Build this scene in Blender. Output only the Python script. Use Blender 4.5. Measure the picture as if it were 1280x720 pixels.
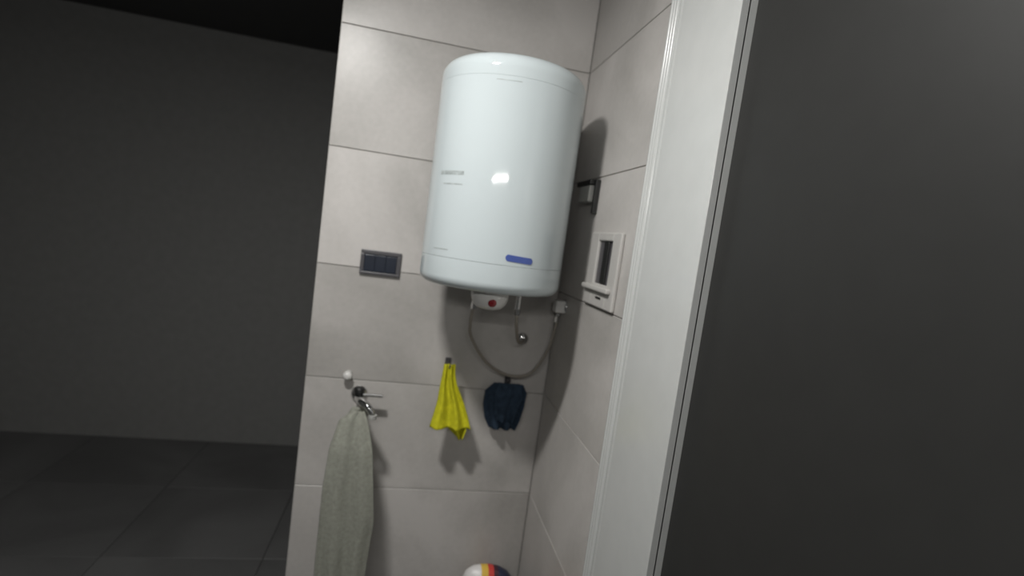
import bpy, bmesh, math, random
from mathutils import Vector, Matrix, noise

for o in list(bpy.data.objects):
    bpy.data.objects.remove(o)
random.seed(4)
C = bpy.context.scene.collection
sc = bpy.context.scene

# ------------------------------------------------------------------ camera
CAM = (-0.5619, -1.8773, 1.5649)
YAW, PITCH, ROLL, FPX = math.radians(11.51), math.radians(5.18), math.radians(7.74), 650.0
cd = bpy.data.cameras.new('camera')
cam = bpy.data.objects.new('camera', cd)
C.objects.link(cam)
_fwd = Vector((math.sin(YAW) * math.cos(PITCH), math.cos(YAW) * math.cos(PITCH), -math.sin(PITCH)))
_right = Vector((math.cos(YAW), -math.sin(YAW), 0))
_down = _fwd.cross(_right)
_r2 = _right * math.cos(ROLL) - _down * math.sin(ROLL)
_d2 = _right * math.sin(ROLL) + _down * math.cos(ROLL)
M = Matrix((_r2, -_d2, -_fwd)).transposed().to_4x4()
M.translation = CAM
cam.matrix_world = M
cd.sensor_width = 36.0
cd.lens = 36.0 * FPX / 1280.0
cd.clip_start = 0.02
cd.dof.use_dof = True             # the phone focused short of the wall
cd.dof.focus_distance = 1.0
cd.dof.aperture_fstop = 2.0
sc.camera = cam

# ------------------------------------------------------------------ world, exposure
w = bpy.data.worlds.new('world')
w.use_nodes = True
w.node_tree.nodes['Background'].inputs[0].default_value = (0.9, 0.95, 1.0, 1)
w.node_tree.nodes['Background'].inputs[1].default_value = 0.01
sc.world = w
sc.view_settings.view_transform = 'Standard'
sc.view_settings.look = 'None'
sc.view_settings.gamma = 1.0
sc.view_settings.use_curve_mapping = False
sc.view_settings.exposure = 0.0

LAMP = (-0.98, -1.10, 2.48)      # ceiling lamp, just outside the frame
LAMP_AREA_W = 24.5
LAMP_GLOW_W = 6.2
BAR = (-0.81, -2.55, 1.97)       # lamp bar on the wall behind the camera
BAR_W = 8.5
LIGHT_COL = (1.0, 0.99, 0.96)

# ------------------------------------------------------------------ helpers
def link(o, parent=None):
    C.objects.link(o)
    if parent is not None:
        o.parent = parent
    return o

def obj(name, bm, mat, parent=None, smooth=False, loc=None):
    me = bpy.data.meshes.new(name)
    bmesh.ops.recalc_face_normals(bm, faces=bm.faces)
    bm.to_mesh(me)
    bm.free()
    if smooth:
        for p in me.polygons:
            p.use_smooth = True
    me.materials.append(mat)
    o = bpy.data.objects.new(name, me)
    if loc is not None:
        o.location = loc
    return link(o, parent)

def tag(o, label=None, cat=None, group=None, kind=None):
    for k, v in (('label', label), ('category', cat), ('group', group), ('kind', kind)):
        if v:
            o[k] = v
    return o

def thing(name, label, cat, loc=(0, 0, 0), group=None):
    o = bpy.data.objects.new(name, None)
    o.empty_display_size = 0.05
    o.location = loc
    link(o)
    return tag(o, label, cat, group)

def sharp(o, ang=35):
    bm = bmesh.new()
    bm.from_mesh(o.data)
    for e in bm.edges:
        if len(e.link_faces) == 2 and e.calc_face_angle(0) > math.radians(ang):
            e.smooth = False
    bm.to_mesh(o.data)
    bm.free()
    return o

def box(bm, x0, x1, y0, y1, z0, z1, bevel=0.0, seg=2):
    r = bmesh.ops.create_cube(bm, size=1.0)
    vs = r['verts']
    for v in vs:
        v.co = Vector(((x0 + x1) / 2 + v.co.x * (x1 - x0), (y0 + y1) / 2 + v.co.y * (y1 - y0),
                       (z0 + z1) / 2 + v.co.z * (z1 - z0)))
    if bevel > 0:
        es = list({e for v in vs for e in v.link_edges})
        bmesh.ops.bevel(bm, geom=es, offset=bevel, segments=seg, affect='EDGES', profile=0.5)
    return bm

def boxm(*a, **k):
    return box(bmesh.new(), *a, **k)

def lathe(prof, seg=64, bm=None, axis='z', origin=(0, 0, 0)):
    """revolve (r, h) pairs; r = 0 closes the end"""
    bm = bm or bmesh.new()
    O = Vector(origin)
    def P(r, h, a):
        if axis == 'z':
            return O + Vector((r * math.cos(a), r * math.sin(a), h))
        if axis == 'y':
            return O + Vector((r * math.cos(a), h, r * math.sin(a)))
        return O + Vector((h, r * math.cos(a), r * math.sin(a)))
    rings = []
    for r, h in prof:
        if r < 1e-6:
            rings.append([bm.verts.new(P(0, h, 0))])
        else:
            rings.append([bm.verts.new(P(r, h, 2 * math.pi * i / seg)) for i in range(seg)])
    for a, b in zip(rings, rings[1:]):
        for i in range(seg):
            j = (i + 1) % seg
            if len(a) == 1 and len(b) == 1:
                continue
            if len(a) == 1:
                bm.faces.new((a[0], b[i], b[j]))
            elif len(b) == 1:
                bm.faces.new((a[i], a[j], b[0]))
            else:
                bm.faces.new((a[i], a[j], b[j], b[i]))
    return bm

def arc(cx, cz, r, a0, a1, n):
    return [(cx + r * math.cos(math.radians(a0 + (a1 - a0) * i / n)),
             cz + r * math.sin(math.radians(a0 + (a1 - a0) * i / n))) for i in range(n + 1)]

def spline(pts, n=12):
    P = [Vector(p) for p in pts]
    out = []
    for i in range(len(P) - 1):
        p0 = P[max(i - 1, 0)]; p1 = P[i]; p2 = P[i + 1]; p3 = P[min(i + 2, len(P) - 1)]
        for k in range(n):
            t = k / n
            out.append(0.5 * ((2 * p1) + (-p0 + p2) * t + (2 * p0 - 5 * p1 + 4 * p2 - p3) * t * t
                              + (-p0 + 3 * p1 - 3 * p2 + p3) * t ** 3))
    out.append(P[-1])
    return out

def tube(pts, rad, seg=12, bm=None, ripple=0.0, caps=True):
    bm = bm or bmesh.new()
    rings = []
    n = len(pts)
    up = Vector((0.31, 0.2, 0.93))
    for i, p in enumerate(pts):
        t = (pts[min(i + 1, n - 1)] - pts[max(i - 1, 0)]).normalized()
        s = t.cross(up)
        if s.length < 1e-3:
            s = t.cross(Vector((1, 0, 0)))
        s.normalize()
        u = s.cross(t)
        up = u
        r = rad(i / (n - 1)) if callable(rad) else rad
        r += ripple * (i % 2)
        rings.append([bm.verts.new(p + s * r * math.cos(2 * math.pi * k / seg) + u * r * math.sin(2 * math.pi * k / seg))
                      for k in range(seg)])
    for a, b in zip(rings, rings[1:]):
        for k in range(seg):
            j = (k + 1) % seg
            bm.faces.new((a[k], a[j], b[j], b[k]))
    if caps:
        bm.faces.new(rings[0])
        bm.faces.new(list(reversed(rings[-1])))
    return bm

# ------------------------------------------------------------------ materials
def mat(name, col, rough=0.5, metal=0.0, spec=0.5, coat=0.0, noise_amt=0.0, noise_scale=20.0, bump=0.0, bump_scale=60.0,
        emit=None, emit_s=0.0):
    m = bpy.data.materials.new(name)
    m.use_nodes = True
    nt = m.node_tree
    b = nt.nodes['Principled BSDF']
    b.inputs['Base Color'].default_value = (*col, 1)
    b.inputs['Roughness'].default_value = rough
    b.inputs['Metallic'].default_value = metal
    b.inputs['Specular IOR Level'].default_value = spec
    b.inputs['Coat Weight'].default_value = coat
    b.inputs['Coat Roughness'].default_value = 0.08
    tc = nt.nodes.new('ShaderNodeTexCoord')
    if noise_amt > 0:
        nz = nt.nodes.new('ShaderNodeTexNoise')
        nz.inputs['Scale'].default_value = noise_scale
        nz.inputs['Detail'].default_value = 6
        nt.links.new(tc.outputs['Object'], nz.inputs['Vector'])
        rp = nt.nodes.new('ShaderNodeValToRGB')
        rp.color_ramp.elements[0].position = 0.3
        rp.color_ramp.elements[1].position = 0.7
        rp.color_ramp.elements[0].color = (*[c * (1 - noise_amt) for c in col], 1)
        rp.color_ramp.elements[1].color = (*[min(1, c * (1 + noise_amt)) for c in col], 1)
        nt.links.new(nz.outputs['Fac'], rp.inputs['Fac'])
        nt.links.new(rp.outputs['Color'], b.inputs['Base Color'])
    if bump > 0:
        n2 = nt.nodes.new('ShaderNodeTexNoise')
        n2.inputs['Scale'].default_value = bump_scale
        n2.inputs['Detail'].default_value = 4
        nt.links.new(tc.outputs['Object'], n2.inputs['Vector'])
        bp = nt.nodes.new('ShaderNodeBump')
        bp.inputs['Strength'].default_value = bump
        bp.inputs['Distance'].default_value = 0.004
        nt.links.new(n2.outputs['Fac'], bp.inputs['Height'])
        nt.links.new(bp.outputs['Normal'], b.inputs['Normal'])
    if emit:
        b.inputs['Emission Color'].default_value = (*emit, 1)
        b.inputs['Emission Strength'].default_value = emit_s
    return m

def tile_mat(name, base, amp, tint, rough, scale=1.7):
    """stone-look porcelain: soft clouds, fine grain, each tile cut from another spot of the pattern"""
    m = bpy.data.materials.new(name)
    m.use_nodes = True
    nt = m.node_tree
    b = nt.nodes['Principled BSDF']
    tc = nt.nodes.new('ShaderNodeTexCoord')
    oi = nt.nodes.new('ShaderNodeObjectInfo')
    ml = nt.nodes.new('ShaderNodeMath'); ml.operation = 'MULTIPLY'; ml.inputs[1].default_value = 37.0
    nt.links.new(oi.outputs['Random'], ml.inputs[0])
    ad = nt.nodes.new('ShaderNodeVectorMath'); ad.operation = 'ADD'
    nt.links.new(tc.outputs['Object'], ad.inputs[0])
    nt.links.new(ml.outputs[0], ad.inputs[1])
    n1 = nt.nodes.new('ShaderNodeTexNoise')
    n1.inputs['Scale'].default_value = scale
    n1.inputs['Detail'].default_value = 5
    n1.inputs['Roughness'].default_value = 0.5
    n1.inputs['Distortion'].default_value = 0.8
    nt.links.new(ad.outputs[0], n1.inputs['Vector'])
    n2 = nt.nodes.new('ShaderNodeTexNoise')
    n2.inputs['Scale'].default_value = 55.0
    n2.inputs['Detail'].default_value = 6
    nt.links.new(ad.outputs[0], n2.inputs['Vector'])
    mx = nt.nodes.new('ShaderNodeMath'); mx.operation = 'MULTIPLY_ADD'
    mx.inputs[1].default_value = 0.14
    nt.links.new(n2.outputs['Fac'], mx.inputs[0])
    nt.links.new(n1.outputs['Fac'], mx.inputs[2])
    rp = nt.nodes.new('ShaderNodeValToRGB')
    e = rp.color_ramp.elements
    e[0].position = 0.36; e[1].position = 0.76
    e[0].color = (*[c * (1 - amp) for c in base], 1)
    e[1].color = (*[c * (1 + amp) * t for c, t in zip(base, tint)], 1)
    nt.links.new(mx.outputs[0], rp.inputs['Fac'])
    nt.links.new(rp.outputs['Color'], b.inputs['Base Color'])
    b.inputs['Roughness'].default_value = rough
    b.inputs['Specular IOR Level'].default_value = 0.4
    bp = nt.nodes.new('ShaderNodeBump')
    bp.inputs['Strength'].default_value = 0.06
    bp.inputs['Distance'].default_value = 0.002
    nt.links.new(n2.outputs['Fac'], bp.inputs['Height'])
    nt.links.new(bp.outputs['Normal'], b.inputs['Normal'])
    return m

TILE = tile_mat('grey_stone_tile', (0.45, 0.43, 0.405), 0.24, (1.0, 1.0, 1.02), 0.36)
FLOORT = tile_mat('charcoal_floor_tile', (0.10, 0.10, 0.10), 0.2, (1, 1, 1), 0.5)
GROUT = mat('tile_grout', (0.35, 0.335, 0.31), 0.9, bump=0.3, bump_scale=300)
PAINT = mat('dim_grey_wall_paint', (0.20, 0.20, 0.195), 0.85, spec=0.2, noise_amt=0.05, bump=0.15, bump_scale=200)
CEIL = mat('ceiling_paint', (0.09, 0.09, 0.09), 0.9, spec=0.2, noise_amt=0.03, bump=0.1, bump_scale=150)
WHITE_DOOR = mat('white_gloss_door_paint', (0.54, 0.55, 0.54), 0.22, spec=0.5, noise_amt=0.02, bump=0.03, bump_scale=40)
DOORG = mat('charcoal_door_paint', (0.027, 0.027, 0.026), 0.5, spec=0.3, noise_amt=0.04, bump=0.05, bump_scale=60)
ENAMEL = mat('white_enamel', (0.55, 0.605, 0.62), 0.05, spec=0.5, coat=0.0, noise_amt=0.012, noise_scale=5)
ENAMEL2 = mat('white_plastic_cap', (0.55, 0.605, 0.62), 0.05, spec=0.5, coat=0.0, noise_amt=0.012, noise_scale=8)
WPLAST = mat('white_plastic', (0.62, 0.61, 0.59), 0.35, noise_amt=0.03)
HOLDW = mat('off_white_plastic', (0.48, 0.465, 0.445), 0.4, noise_amt=0.03)
GPLAST = mat('pale_grey_plastic', (0.42, 0.42, 0.40), 0.45, noise_amt=0.05)
BPLAST = mat('black_plastic', (0.012, 0.012, 0.012), 0.4, noise_amt=0.1)
NAVYP = mat('blue_black_plastic', (0.014, 0.019, 0.032), 0.3, noise_amt=0.1)
FRAMEG = mat('dark_grey_plastic', (0.075, 0.072, 0.078), 0.35, noise_amt=0.06)
BLUE = mat('blue_badge', (0.07, 0.11, 0.36), 0.3, noise_amt=0.05, noise_scale=80)
PRINT = mat('grey_print', (0.38, 0.42, 0.42), 0.4, noise_amt=0.2, noise_scale=90)
RED = mat('red_lens', (0.25, 0.012, 0.02), 0.2, coat=0.6, noise_amt=0.1)
REDP = mat('red_collar', (0.45, 0.05, 0.05), 0.4, noise_amt=0.1)
BLUEP = mat('blue_collar', (0.05, 0.1, 0.4), 0.4, noise_amt=0.1)
CHROME = mat('chrome', (0.62, 0.62, 0.62), 0.12, metal=1.0, noise_amt=0.02)
STEEL = mat('braided_steel', (0.28, 0.255, 0.22), 0.5, metal=0.3, noise_amt=0.2, noise_scale=300, bump=0.5, bump_scale=500)
YELLOW = mat('yellow_microfibre', (0.60, 0.575, 0.026), 0.95, spec=0.1, noise_amt=0.12, noise_scale=60, bump=0.8, bump_scale=450)
NAVY = mat('navy_cloth', (0.035, 0.055, 0.085), 0.95, spec=0.15, noise_amt=0.25, noise_scale=60, bump=0.7, bump_scale=400)
TOWEL = mat('pale_towel', (0.35, 0.355, 0.305), 0.97, spec=0.1, noise_amt=0.12, noise_scale=90, bump=1.0, bump_scale=500)
LAMPM = mat('lamp_diffuser', (0.9, 0.9, 0.9), 0.4, emit=LIGHT_COL, emit_s=4.0)

def stripe_mat(name, cols):
    m = bpy.data.materials.new(name)
    m.use_nodes = True
    nt = m.node_tree
    b = nt.nodes['Principled BSDF']
    b.inputs['Roughness'].default_value = 0.35
    tc = nt.nodes.new('ShaderNodeTexCoord')
    sp = nt.nodes.new('ShaderNodeSeparateXYZ')
    nt.links.new(tc.outputs['Generated'], sp.inputs[0])
    rp = nt.nodes.new('ShaderNodeValToRGB')
    rp.color_ramp.interpolation = 'CONSTANT'
    e = rp.color_ramp.elements
    while len(e) < len(cols):
        e.new(0.5)
    for i, (p, c) in enumerate(cols):
        e[i].position = p
        e[i].color = (*c, 1)
    nt.links.new(sp.outputs['X'], rp.inputs['Fac'])
    nt.links.new(rp.outputs['Color'], b.inputs['Base Color'])
    return m
POUCH = stripe_mat('striped_print', [(0.0, (0.75, 0.73, 0.72)), (0.30, (0.75, 0.5, 0.08)), (0.42, (0.62, 0.06, 0.05)),
                                     (0.52, (0.06, 0.02, 0.03)), (0.60, (0.025, 0.03, 0.06))])

# ------------------------------------------------------------------ the setting
ROOM = dict(x0=-3.0, x1=2.2, y0=-2.6, y1=1.7, z1=2.58)
TW = 0.009                        # tile thickness
WX = -0.87                        # where the tiled wall ends and the room opens to the left
JY = -0.93                       # where the right wall ends at the doorway
def structure(name, bm, m):
    return tag(obj(name, bm, m), kind='structure')

floor = structure('floor', boxm(-3.0, 2.2, -2.6, 1.7, -0.10, -0.012), GROUT)
ceiling = structure('ceiling', boxm(-3.0, 2.2, -2.6, 1.7, 2.58, 2.68), CEIL)
structure('wall_left', boxm(-3.1, -3.0, -2.6, 1.7, -0.1, 2.68), PAINT)
structure('wall_far', boxm(-3.1, 2.3, 1.7, 1.8, -0.1, 2.68), PAINT)
structure('wall_hall', boxm(2.2, 2.3, -2.6, 1.7, -0.1, 2.68), PAINT)
structure('wall_front', boxm(-3.1, 2.3, -2.7, -2.6, -0.1, 2.68), PAINT)

wr = structure('wall_rear', boxm(WX, 0.15, TW - 0.003, 0.14, -0.012, 2.58), GROUT)
wt = structure('wall_right', boxm(TW - 0.003, 0.15, JY, TW - 0.003, -0.012, 2.58), GROUT)
bm = boxm(0.0, 0.15, -2.6, -1.62, -0.012, 2.58)
box(bm, 0.0, 0.15, -1.62, JY, 2.34, 2.58)
obj('wall_pier', bm, PAINT, wt)

G = 0.0012                        # half a joint
joints = [0.0, 0.2, 0.6, 1.0, 1.4, 1.8, 2.2, 2.58]
meshes = {}
def tile(kind, parent, a0, a1, b0, b1):
    """a tile lying in the wall plane; alike tiles share one mesh"""
    key = (kind, round(a1 - a0, 3), round(b1 - b0, 3))
    ha, hb = (a1 - a0) / 2 - G, (b1 - b0) / 2 - G
    if key not in meshes:
        if kind == 'rear':
            bm = boxm(-ha, ha, 0, TW, -hb, hb, bevel=0.0012, seg=1)
        elif kind == 'right':
            bm = boxm(0, TW, -ha, ha, -hb, hb, bevel=0.0012, seg=1)
        else:
            bm = boxm(-ha, ha, -hb, hb, -0.012, 0, bevel=0.0012, seg=1)
        me = bpy.data.meshes.new('tile')
        bmesh.ops.recalc_face_normals(bm, faces=bm.faces)
        bm.to_mesh(me); bm.free()
        me.materials.append(FLOORT if kind == 'floor' else TILE)
        meshes[key] = me
    o = bpy.data.objects.new('tile', meshes[key])
    ca, cb = (a0 + a1) / 2, (b0 + b1) / 2
    o.location = {'rear': (ca, 0, cb), 'right': (0, ca, cb), 'floor': (ca, cb, 0)}[kind]
    link(o, parent)
for z0, z1 in zip(joints, joints[1:]):
    tile('rear', wr, WX, 0.0, z0, z1)
    tile('right', wt, -0.67, -0.0002, z0, z1)
xs = [-3.0 + 0.65 * i for i in range(9)]
ys = [-2.6 + 0.615 * i for i in range(8)]
for i in range(8):
    for j in range(7):
        tile('floor', floor, xs[i], xs[i + 1], ys[j], ys[j + 1])

# the white door frame in the right wall: lining plus a reeded architrave on the room side
def prism_z(poly, z0, z1):
    bm = bmesh.new()
    a = [bm.verts.new((x, y, z0)) for x, y in poly]
    b = [bm.verts.new((x, y, z1)) for x, y in poly]
    n = len(poly)
    for i in range(n):
        j = (i + 1) % n
        bm.faces.new((a[i], a[j], b[j], b[i]))
    bm.faces.new(a); bm.faces.new(b)
    return bm
def reeded(y_out, y_in):
    """architrave section in plan, ridged towards the outer edge"""
    s = 1 if y_in > y_out else -1
    W = abs(y_in - y_out)
    pts = [(0.0, 0.0), (-0.009, 0.0)]
    for k in range(3):
        c = 0.012 + k * 0.014
        for a in range(0, 181, 30):
            pts.append((-0.010 - 0.006 * math.sin(math.radians(a)), c - 0.006 * math.cos(math.radians(a))))
    pts += [(-0.012, 0.052), (-0.014, W - 0.004), (-0.012, W), (0.0, W)]
    return [(x, y_out + s * t) for x, t in pts]
d1 = structure('door_1', boxm(0.0, 0.16, JY - 0.022, JY, 0.0, 2.32, bevel=0.002), WHITE_DOOR)
obj('door_leaf', boxm(0.018, 0.058, -1.597, JY - 0.0225, 0.004, 2.297, bevel=0.002), DOORG, d1)
obj('door_lining', boxm(0.0, 0.16, -1.62, -1.598, 0.0, 2.32, bevel=0.002), WHITE_DOOR, d1)
obj('head_lining', boxm(0.0, 0.16, -1.598, JY - 0.022, 2.298, 2.32), WHITE_DOOR, d1)
a1 = obj('architrave', prism_z(reeded(-0.634, -0.704), 0.0, 2.37), WHITE_DOOR, d1, smooth=True)
sharp(a1, 40)
obj('side_panel', boxm(-0.0135, TW - 0.003, JY - 0.022, -0.7045, 0.0, 2.37, bevel=0.0015), WHITE_DOOR, d1)
a2 = obj('architrave', prism_z(reeded(-1.67, -1.6), 0.0, 2.37), WHITE_DOOR, d1, smooth=True)
sharp(a2, 40)

# ------------------------------------------------------------------ lamps (builders hold their light)
def ceiling_lamp():
    t = thing('ceiling_lamp', 'white oblong ceiling lamp with a bright diffuser above the tiled corner', 'lamp', (LAMP[0], LAMP[1], 2.58))
    obj('housing', boxm(-0.17, 0.17, -0.06, 0.06, -0.035, 0.0, bevel=0.006), WPLAST, t)
    obj('diffuser', boxm(-0.16, 0.16, -0.05, 0.05, -0.055, -0.0345, bevel=0.008), LAMPM, t)
    l = bpy.data.lights.new('lamp_light', 'AREA')
    l.shape = 'RECTANGLE'; l.size = 0.20; l.size_y = 0.07
    l.energy = LAMP_AREA_W; l.color = LIGHT_COL
    o = bpy.data.objects.new('lamp_light', l); o.location = (0, 0, LAMP[2] - 2.58); link(o, t)
    p = bpy.data.lights.new('lamp_glow', 'POINT')
    p.energy = LAMP_GLOW_W; p.color = LIGHT_COL; p.shadow_soft_size = 0.05
    o = bpy.data.objects.new('lamp_glow', p); o.location = (0, 0, LAMP[2] - 2.58 - 0.02); link(o, t)
ceiling_lamp()
def wall_lamp():
    t = thing('wall_lamp', 'slim horizontal lamp bar on the wall behind the viewer', 'lamp', (BAR[0], -2.6, BAR[2]))
    obj('housing', boxm(-0.47, 0.47, 0.0, 0.03, -0.02, 0.02, bevel=0.004), WPLAST, t)
    obj('diffuser', boxm(-0.46, 0.46, 0.0295, 0.042, -0.007, 0.007, bevel=0.003), LAMPM, t)
    l = bpy.data.lights.new('bar_light', 'AREA')
    l.shape = 'RECTANGLE'; l.size = 0.9; l.size_y = 0.012
    l.energy = BAR_W; l.color = LIGHT_COL
    o = bpy.data.objects.new('bar_light', l)
    o.location = (0, 0.05, 0); o.rotation_euler = (math.radians(90), 0, 0); link(o, t)
wall_lamp()

# ------------------------------------------------------------------ the water heater
HC = Vector((-0.307, -0.25)); HR = 0.22; HZ = 1.41; HT = 2.055
def patch(az0, az1, z0, z1, r, th=0.0009, n=10, corner=0.0, slope=0.0):
    """thin curved plate on the drum: azimuth in degrees from the -y direction, towards +x"""
    bm = bmesh.new()
    def P(a, z, rr):
        a = math.radians(a)
        return Vector((rr * math.sin(a), -rr * math.cos(a), z))
    g = []
    for i in range(n + 1):
        u = i / n
        a = az0 + (az1 - az0) * u
        cut = 0.0
        if corner > 0:
            d = min(u, 1 - u) * abs(math.radians(az1 - az0)) * r
            if d < corner:
                cut = corner - math.sqrt(max(0, corner ** 2 - (corner - d) ** 2))
        dz = slope * (u - 0.5)
        g.append([bm.verts.new(P(a, z0 + cut + dz, r)), bm.verts.new(P(a, z1 - cut + dz, r)),
                  bm.verts.new(P(a, z0 + cut + dz, r + th)), bm.verts.new(P(a, z1 - cut + dz, r + th))])
    for p, q in zip(g, g[1:]):
        bm.faces.new((p[2], q[2], q[3], p[3]))
        bm.faces.new((p[0], p[1], q[1], q[0]))
        bm.faces.new((p[0], q[0], q[2], p[2]))
        bm.faces.new((p[1], p[3], q[3], q[1]))
    for p in (g[0], g[-1]):
        try:
            bm.faces.new((p[0], p[1], p[3], p[2]))
        except ValueError:
            pass
    return bm
def water_heater():
    t = thing('water_heater', 'white cylindrical electric water heater hanging high in the tiled corner', 'water heater', (HC.x, HC.y, HZ))
    H = HT - HZ
    # drum
    b = obj('body', lathe([(0.0, 0.083), (HR - 0.006, 0.083), (HR - 0.0004, 0.0838), (HR, 0.0843), (HR, H - 0.0584),
                           (HR - 0.0002, H - 0.0581), (HR - 0.006, H - 0.058), (0.0, H - 0.058)], 128), ENAMEL, t, smooth=True)
    sharp(b, 20)
    cap = [(0.0, -0.008), (0.10, -0.007), (0.16, -0.003), (HR - 0.030, 0.0)] + arc(HR - 0.030, 0.03, 0.030, -88, 0, 10) + \
          [(HR, 0.0826), (HR - 0.0004, 0.0831), (HR - 0.008, 0.0832), (0.0, 0.0832)]
    b = obj('bottom_cap', lathe(cap, 128), ENAMEL2, t, smooth=True)
    sharp(b, 20)
    cap = [(0.0, H - 0.0578), (HR - 0.008, H - 0.0578), (HR - 0.0002, H - 0.0577), (HR, H - 0.0572)] + \
          arc(HR - 0.045, H - 0.034, 0.045, 0, 74, 14) + [(0.15, H + 0.019), (0.10, H + 0.028), (0.05, H + 0.033), (0.0, H + 0.034)]
    b = obj('top_cap', lathe(cap, 128), ENAMEL2, t, smooth=True)
    sharp(b, 20)
    # badge and faint print on the drum
    obj('badge', patch(0.5, 22, 0.0955, 0.1135, HR, 0.0012, 16, corner=0.006, slope=-0.004), BLUE, t, smooth=False)
    for a0, a1, z0, z1 in ((-62, -38, 0.314, 0.325), (-57, -38, 0.287, 0.2905), (-60, -44, 0.1035, 0.1065)):
        obj('printed_line', patch(a0, a1, z0, z1, HR, 0.0004, 10), PRINT, t)
    obj('printed_line', patch(-22, -4, H - 0.0715, H - 0.0695, HR, 0.0004, 10), PRINT, t)
    # thermostat cover under the drum with its pilot lens
    cx, cy = -0.008, -0.10
    prof = [(0.0, -0.052), (0.022, -0.051), (0.038, -0.046)] + [(0.050, -0.034), (0.056, -0.016), (0.057, 0.004), (0.0, 0.004)]
    cov = obj('thermostat_cover', lathe(prof, 48, origin=(cx, cy, -0.006)), WPLAST, t, smooth=True)
    sharp(cov, 60)
    lens = lathe([(0.0, -0.008), (0.009, -0.0075), (0.0125, -0.004), (0.013, 0.004), (0.0, 0.004)], 24)
    bmesh.ops.rotate(lens, verts=lens.verts, cent=(0, 0, 0), matrix=Matrix.Rotation(math.radians(-62), 3, 'X'))
    bmesh.ops.translate(lens, verts=lens.verts, vec=(cx + 0.002, cy - 0.0495, -0.032))
    obj('pilot_lens', lens, RED, cov, smooth=True)
    # pipe stubs
    for nm, x, y, c in (('inlet_pipe', -0.03, 0.06, BLUEP), ('outlet_pipe', 0.108, 0.02, REDP)):
        p = obj(nm, lathe([(0.0, -0.060), (0.0095, -0.060), (0.0095, 0.0), (0.0, 0.0)], 20, origin=(x, y, -0.004)), CHROME, t, smooth=True)
        sharp(p, 50)
        q = obj('collar', lathe([(0.0, -0.016), (0.015, -0.016), (0.0165, -0.013), (0.0165, -0.003), (0.0, -0.003)], 20, origin=(x, y, -0.002)), c, p, smooth=True)
        sharp(q, 50)
    # wall brackets
    for z in (0.14, H - 0.13):
        bm = boxm(-0.12, 0.12, -HC.y - 0.006, -HC.y, z - 0.02, z + 0.02, bevel=0.001)
        box(bm, -0.09, -0.06, HR - 0.035, -HC.y - 0.004, z - 0.015, z + 0.015)
        box(bm, 0.06, 0.09, HR - 0.035, -HC.y - 0.004, z - 0.015, z + 0.015)
        obj('wall_bracket', bm, GPLAST, t)
water_heater()

# stop valve by the corner and the braided hoses under the heater
VX, VY, VZ = -0.012, -0.10, 1.355
t = thing('stop_valve', 'small pale square stop valve on right wall just under the water heater', 'valve', (0.0, VY, VZ))
obj('valve_body', boxm(-0.038, -0.002, -0.024, 0.024, -0.022, 0.022, bevel=0.005), WPLAST, t)
v = obj('wall_flange', lathe([(0.0, -0.012), (0.018, -0.012), (0.026, -0.006), (0.027, 0.0), (0.0, 0.0)], 28, axis='x'), CHROME, t, smooth=True)
sharp(v, 50)
obj('valve_outlet', lathe([(0.0, -0.045), (0.008, -0.045), (0.008, -0.018), (0.0, -0.018)], 16, origin=(-0.020, 0, 0)), CHROME, t, smooth=True)

ST = Vector((HC.x - 0.03, HC.y + 0.06, HZ - 0.072))
ho = thing('hose', 'pale braided hose hanging in a loop below the water heater', 'hose', (VX, VY, VZ), 'braided hoses under the water heater')
base = Vector((VX, VY, VZ))
pts = spline([ST, ST + Vector((-0.003, 0.01, -0.06)), (-0.325, -0.15, 1.22), (-0.255, -0.115, 1.13), (-0.165, -0.09, 1.085), (-0.085, -0.085, 1.10),
              (-0.04, -0.10, 1.19), (-0.026, -0.105, 1.27), (-0.020, VY, VZ - 0.046)], 14)
obj('braid', tube([p - base for p in pts], 0.0055, 12), STEEL, ho, smooth=True)
for p in (pts[0], pts[-1]):
    obj('hose_nut', lathe([(0.0, -0.012), (0.010, -0.012), (0.010, 0.008), (0.0, 0.008)], 6, origin=tuple(p - base)), CHROME, ho)
OT = Vector((HC.x + 0.108, HC.y + 0.02, HZ - 0.072))
ho2 = thing('hose', 'short braided hose dropping from the red ringed outlet to the rear wall', 'hose', tuple(OT), 'braided hoses under the water heater')
pts = spline([OT, OT + Vector((0.004, 0.0, -0.045)), OT + Vector((0.03, 0.06, -0.107)), OT + Vector((0.065, 0.15, -0.132)), OT + Vector((0.085, 0.222, -0.132))], 12)
obj('braid', tube([p - OT for p in pts], 0.0055, 12), STEEL, ho2, smooth=True)
obj('hose_nut', lathe([(0.0, -0.012), (0.010, -0.012), (0.010, 0.008), (0.0, 0.008)], 6), CHROME, ho2)
f = obj('wall_flange', lathe([(0.0, -0.014), (0.014, -0.014), (0.022, -0.006), (0.023, 0.0), (0.0, 0.0)], 24, axis='y', origin=(0.085, 0.23, -0.132)), CHROME, ho2, smooth=True)
sharp(f, 50)

# ------------------------------------------------------------------ wall fittings
t = thing('wall_socket', 'dark horizontal socket plate on tiled wall left of water heater', 'socket', (-0.6575, 0.0, 1.424))
fr = bmesh.new()
for a in ((-0.069, 0.069, 0.029, 0.043), (-0.069, 0.069, -0.043, -0.033), (-0.069, -0.056, -0.033, 0.029), (0.054, 0.069, -0.033, 0.029)):
    box(fr, a[0], a[1], -0.011, 0.0, a[2], a[3], bevel=0.002)
obj('frame', fr, FRAMEG, t)
ins = obj('insert', boxm(-0.056, 0.054, -0.008, 0.0, -0.033, 0.029), NAVYP, t)
for k in range(3):
    x = -0.0375 + k * 0.0365
    obj('socket_module', boxm(x - 0.017, x + 0.017, -0.0105, -0.0075, -0.030, 0.026, bevel=0.001), NAVYP, ins)

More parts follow.
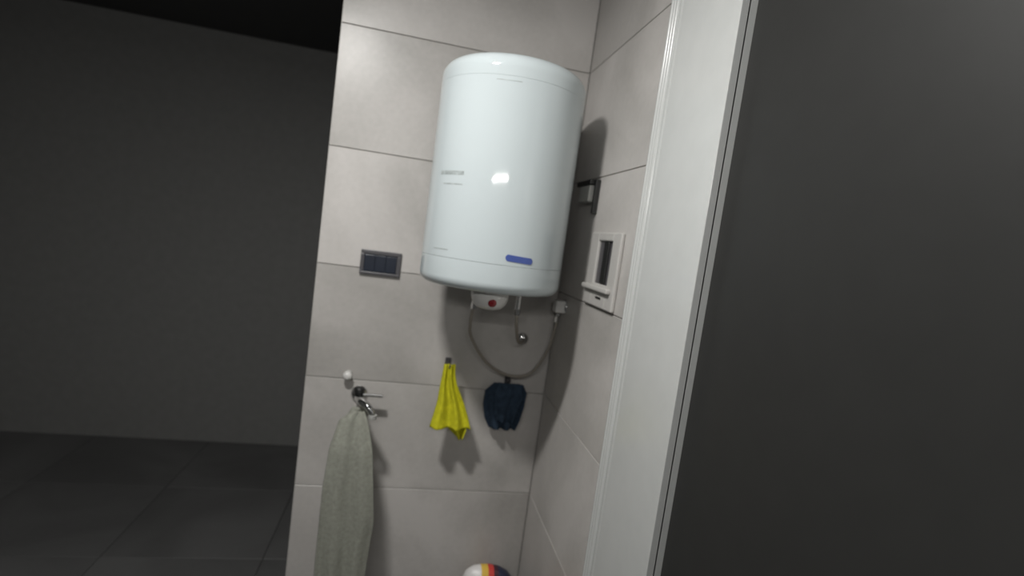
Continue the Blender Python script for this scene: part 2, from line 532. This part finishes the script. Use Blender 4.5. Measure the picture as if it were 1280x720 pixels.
# white holder with a dark slot on the right wall
t = thing('wall_holder', 'white wall holder with a dark upright slot on right wall beside door frame', 'holder', (0.0, -0.432, 1.52))
fr = bmesh.new()
Y0, Y1 = -0.118, 0.118
S0, S1, T0, T1 = -0.060, 0.052, -0.047, 0.080
D = -0.012
box(fr, D, 0.0, Y0, S0, -0.115, 0.105, bevel=0.004)
box(fr, D, 0.0, S1, Y1, -0.115, 0.105, bevel=0.004)
box(fr, D, 0.0, S0 - 0.004, S1 + 0.004, T1, 0.105, bevel=0.004)
box(fr, D, 0.0, S0 - 0.004, S1 + 0.004, -0.115, T0, bevel=0.004)
obj('front_plate', fr, HOLDW, t)
obj('dark_back', boxm(-0.004, 0.0, S0, S1, T0, T1), FRAMEG, t)
obj('slot_bar', boxm(-0.010, -0.003, -0.030, 0.006, T0 + 0.002, T1 - 0.002, bevel=0.002), BPLAST, t)
lip = bmesh.new()
box(lip, -0.026, D + 0.001, Y0 + 0.02, Y1 - 0.005, -0.068, -0.054, bevel=0.004)
obj('lip', lip, HOLDW, t)
obj('latch', boxm(D - 0.0022, D + 0.001, -0.032, 0.008, -0.090, -0.084, bevel=0.0008), BPLAST, t)

# dark bracket with a pale block at the heater's shoulder
t = thing('wall_bracket', 'dark angled bracket on right wall in the shadow beside water heater', 'bracket', (0.0, -0.22, 1.745))
bm = boxm(-0.030, 0.0, -0.055, 0.085, 0.030, 0.046, bevel=0.002)
obj('arm', bm, BPLAST, t)
obj('upright', boxm(-0.016, 0.0, -0.072, -0.056, -0.062, 0.046, bevel=0.002), BPLAST, t)
obj('block', boxm(-0.030, 0.0, -0.054, 0.045, -0.025, 0.028, bevel=0.004), GPLAST, t)

# round white knob and the chrome tap at the left
k = obj('wall_peg', lathe([(0.0, -0.036), (0.008, -0.0355), (0.014, -0.031), (0.0165, -0.024), (0.014, -0.017), (0.008, -0.012), (0.009, -0.004), (0.014, 0.0), (0.0, 0.0)], 32, axis='y'),
        WPLAST, smooth=True, loc=(-0.726, 0.0, 1.018))
tag(k, 'small round white knob on tiled wall just above the chrome tap', 'knob')

t = thing('wall_tap', 'chrome wall tap with side lever at left edge below white knob', 'tap', (-0.681, 0.0, 0.950))
f = obj('wall_flange', lathe([(0.0, -0.014), (0.018, -0.014), (0.028, -0.006), (0.030, 0.0), (0.0, 0.0)], 32, axis='y'), CHROME, t, smooth=True)
sharp(f, 50)
obj('tap_body', tube(spline([(0, -0.008, 0), (0.003, -0.06, 0.004), (0.016, -0.115, 0.012), (0.040, -0.142, 0.004), (0.058, -0.150, -0.018)], 10),
                     lambda u: 0.0145 - 0.003 * u, 16), CHROME, t, smooth=True)
sp = obj('spout_ring', lathe([(0.0, -0.010), (0.013, -0.010), (0.014, -0.007), (0.014, 0.004), (0.0, 0.004)], 24, origin=(0.060, -0.151, -0.024)), GPLAST, t, smooth=True)
sharp(sp, 50)
obj('dark_reflection_bonnet', lathe([(0.0, 0.042), (0.014, 0.041), (0.018, 0.036), (0.018, 0.012), (0.0, 0.012)], 24, origin=(0.003, -0.055, 0.0)), BPLAST, t, smooth=True)  # black colour stands in for the dark reflection in the chrome
obj('lever', boxm(0.010, 0.085, -0.066, -0.050, 0.012, 0.021, bevel=0.003), CHROME, t)

# ------------------------------------------------------------------ hanging cloths
def cloth(rows, nu, fold, th, seed, waves=3, phase=0.0):
    """rows = (z, x_left, x_right, y_centre); folds deepen downwards; ends pinched at the top"""
    bm = bmesh.new()
    n = len(rows)
    grid = []
    for i, (z, xl, xr, yc) in enumerate(rows):
        v = i / (n - 1)
        line = []
        for k in range(nu + 1):
            u = k / nu
            x = xl + (xr - xl) * u
            nz = noise.noise(Vector((u * 3.1 + seed, v * 2.3, seed)))
            y = yc + fold * (0.35 + 0.65 * v) * math.sin(2 * math.pi * waves * u + phase + 1.2 * nz) + 0.006 * nz
            line.append(bm.verts.new((x + 0.003 * nz, y, z)))
        grid.append(line)
    for a, b in zip(grid, grid[1:]):
        for k in range(nu):
            bm.faces.new((a[k], a[k + 1], b[k + 1], b[k]))
    bmesh.ops.recalc_face_normals(bm, faces=bm.faces)
    bmesh.ops.solidify(bm, geom=list(bm.faces), thickness=th)
    return bm
def smooth_rows(keys, n):
    """interpolate key rows (v-sorted by z) to n rows"""
    out = []
    m = len(keys) - 1
    for i in range(n + 1):
        s = i / n * m
        j = min(int(s), m - 1)
        f = s - j
        f = f * f * (3 - 2 * f) * 0.5 + f * 0.5
        out.append(tuple(a + (b - a) * f for a, b in zip(keys[j], keys[j + 1])))
    return out
def wall_hook(loc, label, reach=-0.046):
    t = thing('wall_hook', label, 'hook', loc, 'cloth hooks on the rear wall')
    obj('hook_plate', boxm(-0.011, 0.011, -0.006, 0.0, -0.014, 0.018, bevel=0.002), FRAMEG, t)
    obj('hook_arm', tube(spline([(0, -0.004, 0.004), (0, -0.03, -0.002), (0, reach + 0.012, -0.002), (0, reach, 0.012)], 8), 0.0035, 10), FRAMEG, t, smooth=True)

wall_hook((-0.380, 0.0, 1.092), 'small dark hook on tiled wall holding the yellow cloth', -0.092)
# yellow cloth: a pointed back layer and a shorter front layer, gathered on the hook
t = thing('cloth', 'bright yellow cleaning cloth gathered on a hook below water heater', 'cloth', (-0.380, -0.079, 1.099), 'cloths hanging below the water heater')
O = Vector((-0.380, -0.079, 1.099))
def put(bm):
    bmesh.ops.translate(bm, verts=bm.verts, vec=-O)
    return bm
back = smooth_rows([(1.102, -0.396, -0.363, -0.075), (1.043, -0.4, -0.349, -0.079), (0.965, -0.398, -0.318, -0.085), (0.907, -0.383, -0.295, -0.09), (0.875, -0.357, -0.295, -0.093), (0.843, -0.324, -0.306, -0.095)], 22)
obj('back_layer', put(cloth(back, 24, 0.013, 0.002, 3.0, 1.6, 0.6)), YELLOW, t, smooth=True)
front = smooth_rows([(1.106, -0.4, -0.361, -0.085), (1.072, -0.402, -0.359, -0.091), (1.033, -0.406, -0.347, -0.095), (0.975, -0.41, -0.318, -0.103), (0.921, -0.42, -0.295, -0.113), (0.885, -0.427, -0.283, -0.121)], 22)
obj('front_layer', put(cloth(front, 30, 0.017, 0.002, 7.0, 2.1, 2.2)), YELLOW, t, smooth=True)

wall_hook((-0.150, 0.0, 1.045), 'small dark hook on tiled wall holding the navy cloth')
t = thing('cloth', 'dark navy cloth hanging in the shadow beneath water heater', 'cloth', (-0.150, -0.034, 1.04), 'cloths hanging below the water heater')
O = Vector((-0.150, -0.034, 1.04))
rows = smooth_rows([(1.040, -0.205, -0.095, -0.036), (1.01, -0.236, -0.080, -0.040), (0.96, -0.238, -0.084, -0.046),
                    (0.91, -0.226, -0.094, -0.050), (0.872, -0.206, -0.110, -0.052)], 20)
obj('cloth_fold', put(cloth(rows, 40, 0.013, 0.003, 11.0, 2.6, 0.4)), NAVY, t, smooth=True)
rows = smooth_rows([(1.046, -0.190, -0.105, -0.055), (1.0, -0.205, -0.098, -0.064), (0.94, -0.196, -0.118, -0.072), (0.905, -0.184, -0.128, -0.074)], 16)
obj('front_fold', put(cloth(rows, 30, 0.010, 0.003, 15.0, 1.5, 1.4)), NAVY, t, smooth=True)

# pale towel hanging over the tap's spout at the left edge
t = thing('towel', 'pale grey towel hanging from the chrome tap at the left edge', 'towel', (-0.66, -0.135, 0.93))
O = Vector((-0.66, -0.135, 0.93))
rows = smooth_rows([(0.938, -0.690, -0.648, -0.150), (0.91, -0.725, -0.634, -0.165), (0.82, -0.745, -0.608, -0.190), (0.70, -0.75, -0.592, -0.200),
                    (0.58, -0.75, -0.577, -0.205), (0.48, -0.75, -0.583, -0.205), (0.30, -0.745, -0.590, -0.205)], 34)
obj('towel_drape', put(cloth(rows, 44, 0.010, 0.004, 21.0, 2.2, 0.2)), TOWEL, t, smooth=True)
rows = smooth_rows([(0.940, -0.690, -0.650, -0.112), (0.86, -0.735, -0.630, -0.125), (0.6, -0.745, -0.600, -0.145), (0.34, -0.74, -0.598, -0.145)], 24)
obj('towel_back', put(cloth(rows, 34, 0.008, 0.004, 25.0, 1.6, 1.1)), TOWEL, t, smooth=True)

# striped pouch on the floor in the corner; only its top reaches into the picture
def pouch():
    t = thing('pouch', 'striped white, yellow, red and navy pouch standing in corner at bottom', 'pouch', (-0.132, -0.10, 0.0))
    bm = bmesh.new()
    seg, rings = 48, []
    prof = [(0.0, 0.0), (0.80, 0.004), (0.98, 0.03), (1.0, 0.10), (1.0, 0.20), (0.97, 0.26), (0.90, 0.31), (0.76, 0.338), (0.52, 0.356), (0.25, 0.364), (0.0, 0.365)]
    for s, z in prof:
        if s == 0.0:
            rings.append([bm.verts.new((-0.03 if z > 0.2 else 0.0, 0, z))])
            continue
        ring = []
        for k in range(seg):
            a = 2 * math.pi * k / seg
            c, sn = math.cos(a), math.sin(a)
            ex = 0.105 * s * math.copysign(abs(c) ** 0.8, c)
            ey = (0.062 - 0.02 * max(0, z - 0.25) / 0.15) * s * math.copysign(abs(sn) ** 0.8, sn)
            d = 0.004 * noise.noise(Vector((c * 2, sn * 2, z * 9)))
            ring.append(bm.verts.new((ex + d - 0.03 * max(0.0, (z - 0.2) / 0.18) ** 2, ey + d, z)))
        rings.append(ring)
    for a, b in zip(rings, rings[1:]):
        for k in range(seg):
            j = (k + 1) % seg
            if len(a) == 1:
                bm.faces.new((a[0], b[j], b[k]))
            elif len(b) == 1:
                bm.faces.new((a[k], a[j], b[0]))
            else:
                bm.faces.new((a[k], a[j], b[j], b[k]))
    obj('pouch_body', bm, POUCH, t, smooth=True)
pouch()
